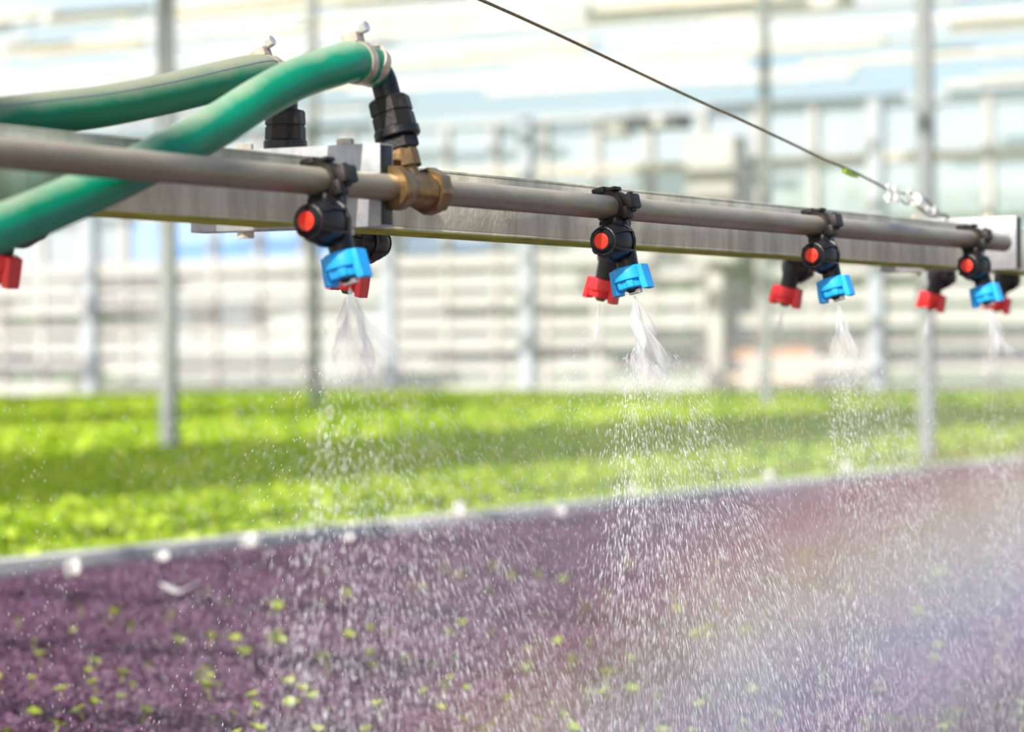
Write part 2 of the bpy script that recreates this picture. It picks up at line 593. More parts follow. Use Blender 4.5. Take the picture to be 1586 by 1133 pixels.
# panes: lower rows between the rails, tall ones above
for r in range(len(rail_z) - 1):
    za, zb = rail_z[r], rail_z[r + 1]
    pm = MB().box((0, 0, 0), (0.68, 0.012, zb - za - 0.16)).mesh('pane', M_GLASS, False)
    for i in range(len(mx) - 1):
        link('pane', pm, wall, ((mx[i] + mx[i + 1]) / 2, 0.0, (za + zb) / 2))
for za, zb in ((rail_z[-1] + 0.08, MID_Z - 0.05), (MID_Z + 0.05, TOP_Z - 0.06)):
    pm = MB().box((0, 0, 0), (0.68, 0.012, zb - za)).mesh('tall_pane', M_SKYPANE, False)
    for i in range(len(mx) - 1):
        link('pane', pm, wall, ((mx[i] + mx[i + 1]) / 2, 0.0, (za + zb) / 2))

roof = thing('ceiling', 'white greenhouse roof frame with shade cloth strips and glass', 'ceiling', (0, 0, TOP_Z + 0.1), kind='structure')
RZ = 0.0
for i in range(30):                                           # purlins across the house
    y = 20.4 + i * 0.53
    mat = (M_WHITE, M_CREAM, M_WHITE, M_GREYB, M_WHITE, M_WHITE)[i % 6]
    x = -36.0 + random.uniform(0, 2)
    while x < -6:
        L = random.uniform(1.2, 6.0)
        me = MB().box((0, 0, 0), (L, random.uniform(0.05, 0.16), random.uniform(0.03, 0.12))).mesh('purlin', mat, False)
        o = link('purlin', me, roof, (x + L / 2, y + random.uniform(-0.15, 0.15), RZ + random.uniform(0.02, 0.8)))
        o.rotation_euler.z = random.uniform(-0.008, 0.008)
        x += L * random.uniform(0.9, 1.6)
for x in (-0.25, -4.8, -9.35, -13.9, -18.45, -23.0):         # gutters over the near post rows
    link('gutter', MB().box((0, 0, 0), (0.16, 29, 0.14)).mesh('gutter', M_WHITE, False), roof, (x, 4.5, RZ + 0.1))
for (xa, xb, yb) in ((-9.12, -6.1, 20), (-15.6, -13.2, 20), (-20.5, -18.6, 20)):
    link('shade_cloth', MB().box((0, 0, 0), (xb - xa, yb + 3, 0.004)).mesh('shade_cloth', M_SCREEN, False), roof, ((xa + xb) / 2, (yb - 3) / 2, RZ + 0.42))
rp_me = MB().box((0, 0, 0), (2.2, 1.42, 0.008)).mesh('roof_pane', M_ROOFG, False)
for i in range(11):
    for k in range(13):
        link('roof_pane', rp_me, roof, (-34.6 + k * 2.275, 20.9 + i * 1.48, RZ + 0.95))
# thin glazing bars over the near beds: their shadows dapple the boom
bar_me = MB().box((0, 0, 0), (9.5, 0.05, 0.05)).mesh('glazing_bar', M_WHITE, False)
for y in (-3.4, -2.62, -1.95, -1.2, -0.35, 0.6, 1.5, 2.4, 3.3, 4.2, 5.1, 6.0, 6.9, 7.8, 8.7, 9.6):
    link('glazing_bar', bar_me, roof, (-2.6, y, RZ + 0.5))


def post(px, py, wpx, label, top=TOP_Z + 0.12):
    p = on_z(px, py, CANOPY)
    depth = -(R_CAM.transposed() @ (p - Vector((0, 0, CAM_Z)))).z
    r = wpx * depth / F_PX / 2
    t = thing('roof_post', label, 'post', (p.x, p.y, 0), group='round grey roof posts')
    MB().cyl((0, 0, 0.012), (0, 0, top), r, r, 28).build('shaft', M_POST, t)
    MB().lathe([(0, r * 1.9), (0.012, r * 1.9)], n=24).build('foot_plate', M_GALV, t)
    for k in range(4):
        a = PI / 4 + k * PI / 2
        MB().cyl((math.cos(a) * r * 1.55, math.sin(a) * r * 1.55, 0.012), (math.cos(a) * r * 1.55, math.sin(a) * r * 1.55, 0.03), 0.009, n=6).build('bolt', M_BOLT, t)
    return t


post(262, 694, 29, 'grey round post in the green bed behind the hoses')
post(1436, 716, 27, 'thick grey round post at the edge of the purple bed')
post(489, 632, 16, 'thin distant grey post behind the spray next to the hoses')
post(1188, 629, 16, 'thin distant grey post beneath the suspension cable, behind the third blue cap')

# things at the far wall
p = on_y(1110, 262, WALL_Y - 0.6)
dk = thing('air_duct', 'pale grey boxy air duct hanging at the far glass wall', 'duct', (p.x, WALL_Y - 0.6, 0.0))
MB().bbox((0, 0, 2.75), (0.72, 0.5, 1.66), 0.02).build('duct_body', M_DUCT, dk)
MB().bbox((0, 0, 1.9), (0.78, 0.56, 0.08), 0.01).build('rim', M_DUCT, dk)
MB().bbox((0, 0, 0.94), (0.2, 0.2, 1.88), 0.01).build('stand', M_DUCT, dk)
p = on_y(1020, 190, WALL_Y - 0.9)
ht = thing('fan_heater', 'dark hanging fan heater under the roof beside the pale duct', 'heater', (p.x, WALL_Y - 0.9, p.z - 0.1))
MB().bbox((0, 0, 0.1), (0.85, 0.4, 0.2), 0.02).build('housing', M_HEAT, ht)
MB().lathe([(0, 0.07), (0.03, 0.085), (0.05, 0.06)], (0.1, -0.2, 0.1), (0, -1, 0), 18).build('fan_ring', M_WHITE, ht)
MB().bbox((-0.62, 0, 0.06), (0.3, 0.3, 0.28), 0.02).build('outlet_hood', M_DUCT, ht)
for sx in (-0.35, 0.35):
    MB().cyl((sx, 0, 0.19), (sx, 0, 0.42), 0.012, n=8).build('hanger', M_POST, ht)

# ------------------------------------------------------------------ outside
lw = MB().box((-40, 120, -0.12), (300, 166, 0.1)).build('lawn', M_LAWN, smooth=False)
tag(lw, 'dull green lawn outside beyond the glass wall', 'ground', kind='structure')


def tree(px, py_top, y, w, label):
    top = on_y(px, py_top, y)
    t = thing('tree', label, 'tree', (top.x, y, -0.07), group='trees outside the glass wall')
    h = top.z + 0.07
    MB().tube([(0, 0, 0), (0.05, 0, h * 0.3), (0, 0.05, h * 0.65)], [w * 0.05, w * 0.04, w * 0.02], 10).build('trunk', M_BARK, t)
    n = 1800
    u_ = RNG.normal(size=(n, 3))
    u_ /= np.linalg.norm(u_, axis=1)[:, None]
    rr = RNG.uniform(0.55, 1.0, n)[:, None] ** 0.5 * (1 + 0.22 * np.sin(u_[:, :1] * 5 + px) * np.cos(u_[:, 2:] * 4 + px))
    c = u_ * rr * np.array([w / 2, w / 2, h * 0.44]) + np.array([0, 0, h * 0.56])
    a = RNG.normal(size=(n, 3))
    a /= np.linalg.norm(a, axis=1)[:, None]
    b = np.cross(a, RNG.normal(size=(n, 3)))
    b /= np.linalg.norm(b, axis=1)[:, None]
    s = RNG.uniform(0.12, 0.26, n)[:, None] * w / 5
    V = np.stack([c - a * s, c + b * s * 0.7, c + a * s, c - b * s * 0.7], 1)
    me = quick_mesh('foliage', V, 4, M_TREE)
    link('foliage', me, t)


tree(60, 470, 78, 6, 'low bushy green tree outside at the far left of the wall')
tree(215, 478, 90, 5, 'low green tree outside between the hose and the grey post')
tree(660, 398, 98, 7, 'round green tree outside beneath the middle of the beam')
tree(890, 372, 76, 4.5, 'green tree outside behind the second red cap')
tree(1290, 285, 106, 8, 'tall pale green tree outside under the suspension cable')
tree(1420, 300, 82, 5, 'green tree outside behind the thick grey post')
tree(1540, 288, 94, 6, 'tall green tree outside at the far right of the wall')
tree(1000, 420, 87, 5.5, 'green tree outside behind the second blue cap')

pa, pb = on_y(196, 372, 66), on_y(618, 372, 66)
bz0, bz1 = on_y(400, 412, 66).z, on_y(400, 338, 66).z
bb = thing('blue_building', 'long low building with bright blue fascia outside the glass wall', 'building', ((pa.x + pb.x) / 2, 67.5, -0.07))
wd = pb.x - pa.x
MB().box((0, 1.5, bz0 / 2), (wd * 0.98, 5, bz0)).build('wall', M_OUTWALL, bb, False)
MB().box((0, 1.2, (bz0 + bz1) / 2 + 0.07), (wd, 5.6, bz1 - bz0)).build('fascia', M_BLUEWALL, bb, False)
for k in range(4):
    w_ = MB().box((-wd * 0.36 + k * wd * 0.24, -1.03, bz0 * 0.55), (wd * 0.12, 0.08, bz0 * 0.42)).build('window', M_GREYB, bb, False)
ha, hb = on_y(1098, 540, 62), on_y(1250, 540, 62)
hz0, hz1 = on_y(1150, 556, 62).z, on_y(1150, 518, 62).z
hs = thing('garden_shed', 'small peach shed with terracotta roof outside behind the grey post', 'shed', ((ha.x + hb.x) / 2, 63, -0.07))
wd = hb.x - ha.x
MB().box((0, 1, (hz0 + 0.07) / 2), (wd * 0.9, 3, hz0 + 0.07)).build('wall', M_PEACH, hs, False)
hh = hz1 - hz0
MB().add([(-wd / 2, -0.8, hz0), (wd / 2, -0.8, hz0), (wd / 2, 2.8, hz0), (-wd / 2, 2.8, hz0), (-wd * .1, 1, hz0 + hh + .07), (wd / 2, 1, hz0 + hh + .07)],
         [(0, 3, 2, 1), (0, 1, 5, 4), (2, 3, 4, 5), (0, 4, 3), (1, 2, 5)]).build('roof', M_ORANGE, hs, False)
MB().box((-wd * 0.28, -0.52, hz0 * 0.6), (wd * 0.18, 0.05, hz0 * 0.35)).build('window', M_GREYB, hs, False)

# ------------------------------------------------------------------ beds


def leaves(name, x0, x1, y0, y1, dens, size, zc, zj, mat, parent, flat=0.55):
    n = int((x1 - x0) * (y1 - y0) * dens)
    c = np.stack([RNG.uniform(x0, x1, n), RNG.uniform(y0, y1, n), np.zeros(n)], 1)
    c[:, 2] = zc + 0.35 * zj * (np.sin(c[:, 0] * 23 + np.sin(c[:, 1] * 9)) * np.sin(c[:, 1] * 19 + c[:, 0] * 5)) + RNG.uniform(-zj, zj, n)
    az = RNG.uniform(0, 2 * PI, n)
    tilt = RNG.uniform(-0.2, 1.2, n) * flat + 0.05
    s = size * RNG.uniform(0.6, 1.3, n)
    a = np.stack([np.cos(az) * np.cos(tilt), np.sin(az) * np.cos(tilt), np.sin(tilt)], 1) * s[:, None]
    b = np.stack([-np.sin(az), np.cos(az), RNG.uniform(-.4, .4, n)], 1) * (s * 0.42)[:, None]
    mid = c + a * 0.5 + np.array([0, 0, 1]) * (s * 0.16)[:, None]
    V = np.stack([c, mid + b, c + a, mid - b], 1)
    me = indexed_mesh(name, V, [(0, 1, 2), (0, 2, 3)], mat, False)
    o = link(name, me, parent)
    return tag(o, kind='stuff')


def bed(name, label, x0, x1, y0, y1, soil, loc_z=0.0):
    t = thing(name, label, 'plant bed', ((x0 + x1) / 2, (y0 + y1) / 2, 0))
    cx, cy = (x0 + x1) / 2, (y0 + y1) / 2
    nx, ny = max(2, int((x1 - x0) / 0.12)), max(2, int((y1 - y0) / 0.16))
    gx, gy = np.meshgrid(np.linspace(x0 - cx, x1 - cx, nx), np.linspace(y0 - cy, y1 - cy, ny))
    gz = 0.068 + 0.008 * np.sin(gx * 17 + np.sin(gy * 6)) * np.sin(gy * 13)
    vv = np.stack([gx, gy, gz], 2).reshape(-1, 3).tolist()
    ff = [(j * nx + i, j * nx + i + 1, (j + 1) * nx + i + 1, (j + 1) * nx + i) for j in range(ny - 1) for i in range(nx - 1)]
    MB().add(vv, ff).build('undergrowth', soil, t)
    MB().box((0, 0, 0.03), (x1 - x0, y1 - y0, 0.05)).build('tray', M_KERB, t, False)
    return t


pb_ = bed('purple_bed', 'wide bed of small dark purple seedlings under the spray', -4.36, 0.4, 1.0, 17.0, M_PSOIL)
ox, oy = pb_.location.x, pb_.location.y
leaves('foliage', -4.36 - ox, -0.9 - ox, 2.0 - oy, 8.2 - oy, 15000, 0.0115, 0.082, 0.011, M_PLEAF, pb_)
leaves('foliage', -4.36 - ox, -2.2 - ox, 8.2 - oy, 15.5 - oy, 3500, 0.022, 0.080, 0.014, M_PLEAF, pb_)

gb = bed('green_bed', 'wide bright lime green bed of seedlings next to the purple bed', -9.1, -4.52, 1.0, 34.5, M_GSOIL)
ox, oy = gb.location.x, gb.location.y
leaves('foliage', -9.1 - ox, -4.52 - ox, 3.0 - oy, 12.5 - oy, 1700, 0.036, 0.075, 0.018, M_GLEAF, gb, 0.8)
leaves('foliage', -9.1 - ox, -4.52 - ox, 12.5 - oy, 34.5 - oy, 420, 0.06, 0.075, 0.02, M_GLEAF, gb, 0.8)
for i, (xa, xb, lab) in enumerate(((-13.7, -9.22, 'second lime green bed beyond the row of grey posts'), (-18.3, -14.1, 'third lime green bed far behind the spray'),
                                   (-24.5, -18.7, 'farthest lime green bed along the glass wall'))):
    g2 = bed('green_bed', lab, xa, xb, 8.0, 34.5, M_GSOIL)
    ox, oy = g2.location.x, g2.location.y
    leaves('foliage', xa - ox, xb - ox, 8.0 - oy, 34.5 - oy, 320, 0.065, 0.075, 0.02, M_GLEAF, g2, 0.8)

kb = thing('kerb_rail', 'pale grey rail dividing the purple bed from the green bed', 'rail', (EDGE_X, 10, 0))
for k in range(11):
    MB().bbox((0, -9 + k * 2.4, 0.062), (0.07, 2.392, 0.12), 0.006).build('rail_length', M_KERB, kb)

# white flakes on the rail and on the bed
def flake(px, py, wpx, hpx, bend, label, z=0.124, rz=0.0):
    p = on_z(px, py, z)
    d = -(R_CAM.transposed() @ (p - Vector((0, 0, CAM_Z)))).z
    w, h = .85 * wpx * d / F_PX, .85 * hpx * d / F_PX
    n, m = 7, 5
    vv, ff = [], []
    for j in range(m):
        for i in range(n):
            a, b = i / (n - 1) - 0.5, j / (m - 1)
            ww = w * (1 - 0.55 * abs(b - 0.55) * 1.4)
            vv.append((a * ww, 0.012 * bend * math.cos(a * PI) - 0.3 * h * (b - 0.5) * bend, h * b + 0.2 * h * a * bend))
    for j in range(m - 1):
        for i in range(n - 1):
            ff.append((j * n + i, j * n + i + 1, (j + 1) * n + i + 1, (j + 1) * n + i))
    mb = MB().add(vv, ff)
    o = mb.build('white_flake', M_TAG, loc=p)
    s = o.modifiers.new('thickness', 'SOLIDIFY')
    s.thickness = 0.003
    o.rotation_euler = (rz, 0, PHI)
    return tag(o, label, 'flake', 'white flakes along the rail')


flake(113, 893, 26, 30, 1.0, 'bent white flake hanging on the grey rail at the far left')
flake(252, 868, 22, 16, 0.5, 'small white flake on the rail right of the bent one')
flake(385, 849, 30, 26, 0.8, 'round white flake on the rail in front of the green bed below the hoses')
flake(540, 836, 20, 10, 0.4, 'thin white flake on the rail under the first spray fan')
flake(711, 801, 17, 27, 0.3, 'upright narrow white flake on the rail between the first two sprays')
flake(868, 798, 18, 14, 0.6, 'small pinkish white flake on the rail left of the second spray')
flake(980, 762, 18, 12, 0.4, 'low white flake on the rail under the second blue cap')
flake(1190, 742, 18, 14, 0.5, 'small white flake on the rail under the third red cap')
flake(1310, 728, 22, 14, 0.4, 'wide white flake on the rail between third blue cap and post')
p = on_z(277, 912, CANOPY + 0.01)
o = MB().add([(-.042, 0, .012), (-.02, .018, .004), (.004, .02, -.006), (.03, .02, .006), (.045, .006, .014), (.02, -.02, .002), (-.002, -.03, -.008), (-.026, -.018, .002)],
             [(0, 1, 7), (1, 2, 6, 7), (2, 3, 5, 6), (3, 4, 5)]).build('white_flake', M_TAG, loc=p)
o.modifiers.new('thickness', 'SOLIDIFY').thickness = 0.003
o.rotation_euler.z = PHI
tag(o, 'wide flat white flake lying on the purple seedlings', 'flake', 'white flakes along the rail')

# yellow-green seedlings dotted over the purple bed
mb = MB()
for k in range(6):
    a = k * PI / 3 + 0.3
    ca, sa = math.cos(a), math.sin(a)
    L, W = (0.017, 0.0062) if k % 2 else (0.0135, 0.0055)
    mb.add([(0, 0, 0), (ca * L * .5 - sa * W, sa * L * .5 + ca * W, .007), (ca * L, sa * L, .008), (ca * L * .5 + sa * W, sa * L * .5 - ca * W, .007)], [(0, 1, 2), (0, 2, 3)])
mb.cyl((0, 0, -0.03), (0, 0, 0.001), 0.0012, n=5)
seed_me = mb.mesh('seedling', M_SEED, False)
cnt = 0
while cnt < 230:
    px = random.uniform(-60, 1640)
    py = random.uniform(860, 1190)
    if py < 925 - 0.122 * px + random.uniform(0, 60):
        continue
    p = on_z(px, py, CANOPY)
    if p.x > EDGE_X + 0.1:
        d = p.length
        if random.random() > min(1.0, 22 / d ** 2 * (1.0 if px < 1000 else 0.55)):
            continue
        o = link('yellow_seedling', seed_me, None, (p.x, p.y, CANOPY + random.uniform(-0.004, 0.006)))
        s = random.uniform(0.55, 1.15) * min(1.3, 0.55 + p.length / 14)
        o.scale = (s, s, s)
        o.rotation_euler = (random.uniform(-.5, .5), random.uniform(-.5, .5), random.uniform(0, 6))
        tag(o, 'small yellow-green seedling among the dark purple leaves', 'seedling', 'yellow-green seedlings dotted over the purple bed')
        cnt += 1

# ------------------------------------------------------------------ the spray boom
BX, BY, BZ = -1.3087, 2.5195, CAM_Z + 0.1457      # front pipe at the second blue cap
U_BR = (-0.4455, 1.1635)                           # the two cross brackets, along the boom
PIPE_R = 0.01175
BACK = -0.185                                      # back pipe, across the boom


def B(v, u, w):
    return Vector((BX + v, BY + u, BZ + w))


def beam(label, u0, u1):
    t = thing('boom_beam', label, 'beam', B(-0.10, u0, -0.030), group='square steel beams of the boom')
    L = u1 - u0
    mb = MB()
    # hollow square tube
    for (cx, cz, sx, sz) in ((0, 0.0575, 0.060, 0.003), (0, 0.0015, 0.060, 0.003), (0.0285, 0.0295, 0.003, 0.053), (-0.0285, 0.0295, 0.003, 0.053)):
        mb.bbox((cx, L / 2, cz), (sx, L, sz), 0.0006)
    mb.build('tube', M_BEAM, t)
    MB().box((0, L / 2, -0.0006), (0.058, L, 0.0012)).build('algae_film', M_ALGAE, t, False)
    return t


beam('grimy square steel beam behind the green hoses', -1.75, U_BR[0] - 0.0005)
beam('long stained square steel beam with algae underneath, right of the brass tee', U_BR[0] + 0.0225, U_BR[1] - 0.0005)
beam('end of the next steel beam beyond the farther cross bracket', U_BR[1] + 0.0225, 2.3)


def hexbolt(mb, p, up=1, r=0.0078, h=0.006):
    mb.cyl(p, Vector(p) + Vector((0, 0, h * up)), r, n=6)


def bracket(label, u):
    t = thing('cross_bracket', label, 'bracket', B(-0.1015, u, -0.034), group='galvanised cross brackets')
    mb = MB()
    L, th, H, D = 0.201, 0.002, 0.072, 0.022
    mb.bbox((0, th / 2, H / 2), (L, th, H), 0.0008)
    mb.bbox((0, D - th / 2, H / 2), (L, th, H), 0.0008)
    mb.bbox((0, D / 2, H - th / 2), (L, D - 2 * th + 0.001, th), 0.0006)
    mb.bbox((0, D / 2, th / 2), (L, D - 2 * th + 0.001, th), 0.0006)
    mb.build('channel', M_GALV, t)
    for x in (-0.048, 0.058):
        b = MB()
        hexbolt(b, (x, D / 2, H), 1)
        hexbolt(b, (x, D / 2, 0), -1)
        b.cyl((x, D / 2, -0.003), (x, D / 2, H + 0.003), 0.004, n=10)
        b.build('bolt', M_BOLT, t)
    for sx in (-1, 1):  # black fillers standing in for the shade inside the open ends
        MB().bbox((sx * (L / 2 - .0028), D / 2, H / 2), (.006, D - 2 * th - .0002, H - 2 * th - .0002), .001).build('end_shade', M_BLACK, t)
    return t


bracket('galvanised cross bracket with an open end beside the brass tee', U_BR[0])
bracket('galvanised cross bracket at the far end of the boom under the turnbuckle', U_BR[1])


def pipe(label, v, u0, u1, end0=False, end1=False):
    t = thing('spray_pipe', label, 'pipe', B(v, u0, 0), group='round spray pipes of the boom')
    L = u1 - u0
    MB().lathe([(0, PIPE_R), (L, PIPE_R)], axis=(0, 1, 0), n=36).build('tube', M_PIPE, t)
    for e, s in ((end0, 0), (end1, 1)):
        if e:
            prof = [(0, PIPE_R + .0004), (0.004, PIPE_R + .0004), (0.009, PIPE_R * 0.9), (0.012, PIPE_R * 0.6), (0.0135, 0)]
            MB().lathe(prof, (0, L if s else 0, 0), (0, 1 if s else -1, 0), 28).build('end_cap', M_PIPE, t)
    return t


pipe('front brownish steel pipe crossing over the green hose', 0.0, -1.75, -0.4)
pipe('long front steel pipe running right from the brass tee', 0.0, -0.36, 1.105, end1=True)
pipe('rear steel pipe hidden behind the beam by the hoses', BACK, -1.75, -0.36)
pipe('rear steel pipe behind the long beam', BACK, -0.32, 1.30, end1=True)
pipe('rear steel pipe beyond the farther bracket', BACK, 1.36, 2.3, end0=True)

# nozzles ---------------------------------------------------------------
TILT = rad(14)


CAP_Y = 0.003


def nozzle_parts(t, cap_mat, tip_mat):
    # clamp round the pipe
    mb = MB()
    mb.lathe([(-.010, .0121), (-.010, .0155), (-.008, .0168), (.008, .0168), (.010, .0155), (.010, .0121)], (0, 0, 0), (0, 1, 0), 30)
    mb.bbox((-.007, -.002, .0185), (.014, .019, .007), .0016)
    mb.bbox((.004, -.001, .0172), (.014, .016, .004), .0014)
    mb.bbox((.0195, .003, .001), (.012, .021, .015), .0022)
    mb.bbox((.0155, -.004, -.0095), (.009, .014, .013), .0018)
    mb.bbox((0, -.003, -.0165), (.022, .034, .011), .0045)
    mb.build('clamp', M_DUSTY, t)
    MB().cyl((.020, .003, -.0095), (.020, .003, .0105), .0034, n=10, ch=.0008).build('clamp_screw', M_BLACK, t)
    # neck and valve body, its round end towards the near side
    mb = MB()
    mb.cyl((0, -.001, -.013), (0, -.003, -.027), .0125, .0135, 20)
    mb.bbox((0, .006, -.022), (.018, .012, .016), .002)
    c = (0, -.016, -.0355)
    mb.lathe([(-.024, 0), (-.024, .0115), (-.021, .0145), (-.014, .0165), (-.004, .0185), (.006, .0188), (.013, .0172), (.020, .0138), (.0255, .0102), (.0265, .0092), (.0262, .0082), (.024, .008)],
             c, (0, -1, 0), 32)
    mb.build('valve_body', M_BLACK, t)
    ribs = MB()
    for k in range(6):
        a = 2 * PI * k / 6 + 0.35
        pts = []
        for s, r in ((-.014, .0172), (-.006, .0192), (.003, .0196), (.010, .0186), (.017, .0158), (.022, .0128)):
            pts.append((c[0] + math.cos(a) * r, c[1] - s, c[2] + math.sin(a) * r))
        ribs.tube(spline(pts, 3), .0015, 8)
    for s, r in ((-.010, .0186), (.0215, .0132)):
        ribs.tube([(c[0] + math.cos(a) * r, c[1] - s, c[2] + math.sin(a) * r) for a in [2 * PI * i / 32 for i in range(33)]], .0013, 8, False)
    ribs.build('grip_ribs', M_BLACK, t)
    MB().lathe([(.0235, .008), (.0262, .0078), (.0268, .0055), (.0268, 0)], c, (0, -1, 0), 24).build('button', M_REDBTN, t)
    # stem down to the cap
    mb = MB()
    mb.cyl((0, -.010, -.036), (0, .004, -.0425), .0125, .0118, 20)
    mb.cyl((0, .003, -.030), (0, CAP_Y, -.068), .0118, .0105, 22, ch=.001)
    mb.build('stem', M_BLACK, t)
    # cap with two wings, slotted lower half
    z0 = -.0615
    cp = MB()
    cp.lathe([(0, .0125), (0, .0160), (.0012, .0169), (.0110, .0173), (.0135, .0170), (.0140, .0150)], (0, CAP_Y, z0), (0, 0, -1), 40)
    lobe = lambda k, n: 1.0 if (k // 4) % 2 else 0.90
    cp.lathe([(.0125, .0156), (.0205, .0150), (.0218, .0140), (.0218, .006)], (0, CAP_Y, z0), (0, 0, -1), 48, up=(0, 1, 0), wob=lobe)
    for s in (-1, 1):
        prof = [(-.0092, 0), (-.0092, -.0150), (-.0080, -.0245), (.0080, -.0245), (.0092, -.0150), (.0092, 0)]
        vv = []
        for k, (y, z) in enumerate(prof):
            xo = .0182 + .0022 * (-z / .0245)
            xi = math.sqrt(max(.0001, .0168 ** 2 - y * y)) - .001
            vv += [(s * xi, CAP_Y + y, z0 - .0006 + z), (s * xo, CAP_Y + y * .86, z0 - .0006 + z)]
        m_ = len(prof)
        fc = [(2 * k, 2 * k + 1, 2 * ((k + 1) % m_) + 1, 2 * ((k + 1) % m_)) for k in range(m_)]
        fc += [tuple(2 * k + 1 for k in range(m_ - 1, -1, -1)), tuple(2 * k for k in range(m_))]
        cp.add(vv, fc if s > 0 else [f[::-1] for f in fc])
    co = cp.build('cap', cap_mat, t)
    bv = co.modifiers.new('soft_edges', 'BEVEL')
    bv.width, bv.segments, bv.limit_method = .0006, 2, 'ANGLE'
    tp = MB()
    tp.lathe([(.0205, .0068), (.0232, .0064), (.0240, .0054), (.0255, .0045), (.0258, 0)], (0, CAP_Y, z0), (0, 0, -1), 14)
    tip = tp.build('nozzle_tip', M_BLACK if tip_mat is M_TIPW else tip_mat, t)
    if tip_mat is M_TIPW:
        MB().bbox((0.002, CAP_Y, z0 - .0250), (.013, .0065, .0042), .0008).build('orifice_plate', M_TIPW, tip)


blue0 = thing('spray_nozzle', 'x', 'nozzle', group='blue capped spray nozzles')
nozzle_parts(blue0, M_BLUE, M_TIPW)
red0 = thing('spray_nozzle', 'x', 'nozzle', group='red capped spray nozzles')
nozzle_parts(red0, M_RED, M_TIPG)
BLUES = ((535, 415, 'nearest blue capped spray nozzle beside the cross bracket, sheet of water below'),
         (977, 434, 'blue capped spray nozzle in sharp focus in the middle of the boom'),
         (1293, 449, 'third blue capped spray nozzle along the boom, before the turnbuckle'),
         (1527, 456, 'farthest blue capped spray nozzle at the end of the front pipe'))
REDS = ((-4, 425, 'red capped nozzle cut off at the picture edge under the hose'),
        (541, 440, 'red capped nozzle hidden behind the nearest blue cap'),
        (933, 452, 'red capped nozzle behind the sharpest blue nozzle'),
        (1218, 456, 'red capped nozzle left of the third blue nozzle'),
        (1443, 463, 'red capped nozzle in front of the thick grey post'),
        (1545, 468, 'farthest red capped nozzle peeking out behind the last blue cap'))
CAP_OFF = 0.0735 * math.sin(TILT)
nozzles_blue, nozzles_red = [], []
for i, (px, py, lab) in enumerate(BLUES):
    o = blue0 if i == 0 else copy_tree(blue0)
    o.location = B(0, on_x(px, py, BX + CAP_OFF).y - BY - CAP_Y, 0)
    o.rotation_euler = (0, -TILT, 0)
    o['label'] = lab
    nozzles_blue.append(o)
for i, (px, py, lab) in enumerate(REDS):
    o = red0 if i == 0 else copy_tree(red0)
    o.location = B(BACK, on_x(px, py, BX + BACK - CAP_OFF).y - BY + CAP_Y, 0)
    o.rotation_euler = (0, -TILT, PI)
    o['label'] = lab
    nozzles_red.append(o)


# brass tees and black hose fittings --------------------------------------
def fitting(label_t, label_f, v, u, lean, hexes=True):
    """brass tee on the pipe, black union and elbow standing on it; returns the elbow's open end and its direction"""
    t = thing('brass_tee', label_t, 'pipe fitting', B(v, u, 0), (0, -lean, 0), group='brass tees of the boom')
    MB().lathe([(-.040, .013), (-.040, .0185), (-.038, .0195), (-.024, .0195), (-.022, .0180), (-.020, .0150), (.014, .0150), (.016, .0165), (.018, .0165), (.018, .012)],
               (0, 0, 0), (0, 1, 0), 24).build('barrel', M_BRASS, t)
    MB().lathe([(.019, .012), (.019, .0195), (.021, .0212), (.035, .0212), (.0375, .0195), (.0375, .0118)], (0, 0, 0), (0, 1, 0), 8, up=(0.38, 0, .92)).build('hex_nut', M_BRASS, t, angle=25)
    MB().lathe([(.008, .0115), (.019, .0105), (.020, .0148), (.033, .0148), (.036, .0135), (.036, .009)], (0, -.003, 0), (0, 0, 1), 10).build('branch_nut', M_BRASS, t, angle=25)
    f = thing('hose_fitting', label_f, 'hose fitting', B(v, u, 0) + Matrix.Rotation(-lean, 3, 'Y') @ Vector((0, -.003, .036)), (0, -lean, 0), group='black hose fittings')
    MB().lathe([(0, .009), (0, .0155), (.001, .0170), (.0095, .0170), (.011, .0155)], (0, 0, 0), (0, 0, 1), 6, up=(1, .3, 0)).build('lower_nut', M_BLACK, f, angle=25)
    MB().lathe([(.011, .014), (.0115, .0195), (.0125, .0205), (.019, .0205), (.020, .0195)], (0, 0, 0), (0, 0, 1), 28).build('flange', M_BLACK, f)
    MB().lathe([(.020, .0180), (.0205, .0192), (.032, .0188), (.0325, .0178), (.034, .0178), (.0345, .0190), (.046, .0185), (.048, .0170), (.048, .011)], (0, 0, 0), (0, 0, 1), 8, up=(.8, .6, 0)).build('union_nut', M_DUSTY, f, angle=25)
    # elbow: up, then bends towards the hose (-Y)
    r = .018
    arc = [(0, 0, .046), (0, 0, .060)] + [(0, -r * (1 - math.cos(a)), .060 + r * math.sin(a)) for a in [PI / 2 * i / 8 for i in range(1, 9)]]
    arc += [(0, -r - .012, .0785), (0, -r - .040, .078)]
    MB().tube(arc, .0118, 18).build('elbow', M_BLACK, f)
    Rm = Matrix.Translation(f.location) @ Matrix.Rotation(-lean, 4, 'Y')
    return Rm @ Vector((0, -r - .006, .078)), Rm @ Vector((0, -r - .03, .078))


U_T1 = on_x(640, 292, BX).y - BY
e1, e1b = fitting('brass tee joining the front pipe beside the cross bracket', 'black plastic union and elbow rising from the brass tee', 0.0, U_T1, rad(16))
U_T2 = on_x(445, 215, BX + BACK).y - BY
e2, e2b = fitting('brass tee on the rear pipe hidden behind the bracket', 'black plastic union behind the front green hose', BACK, U_T2, 0.0)


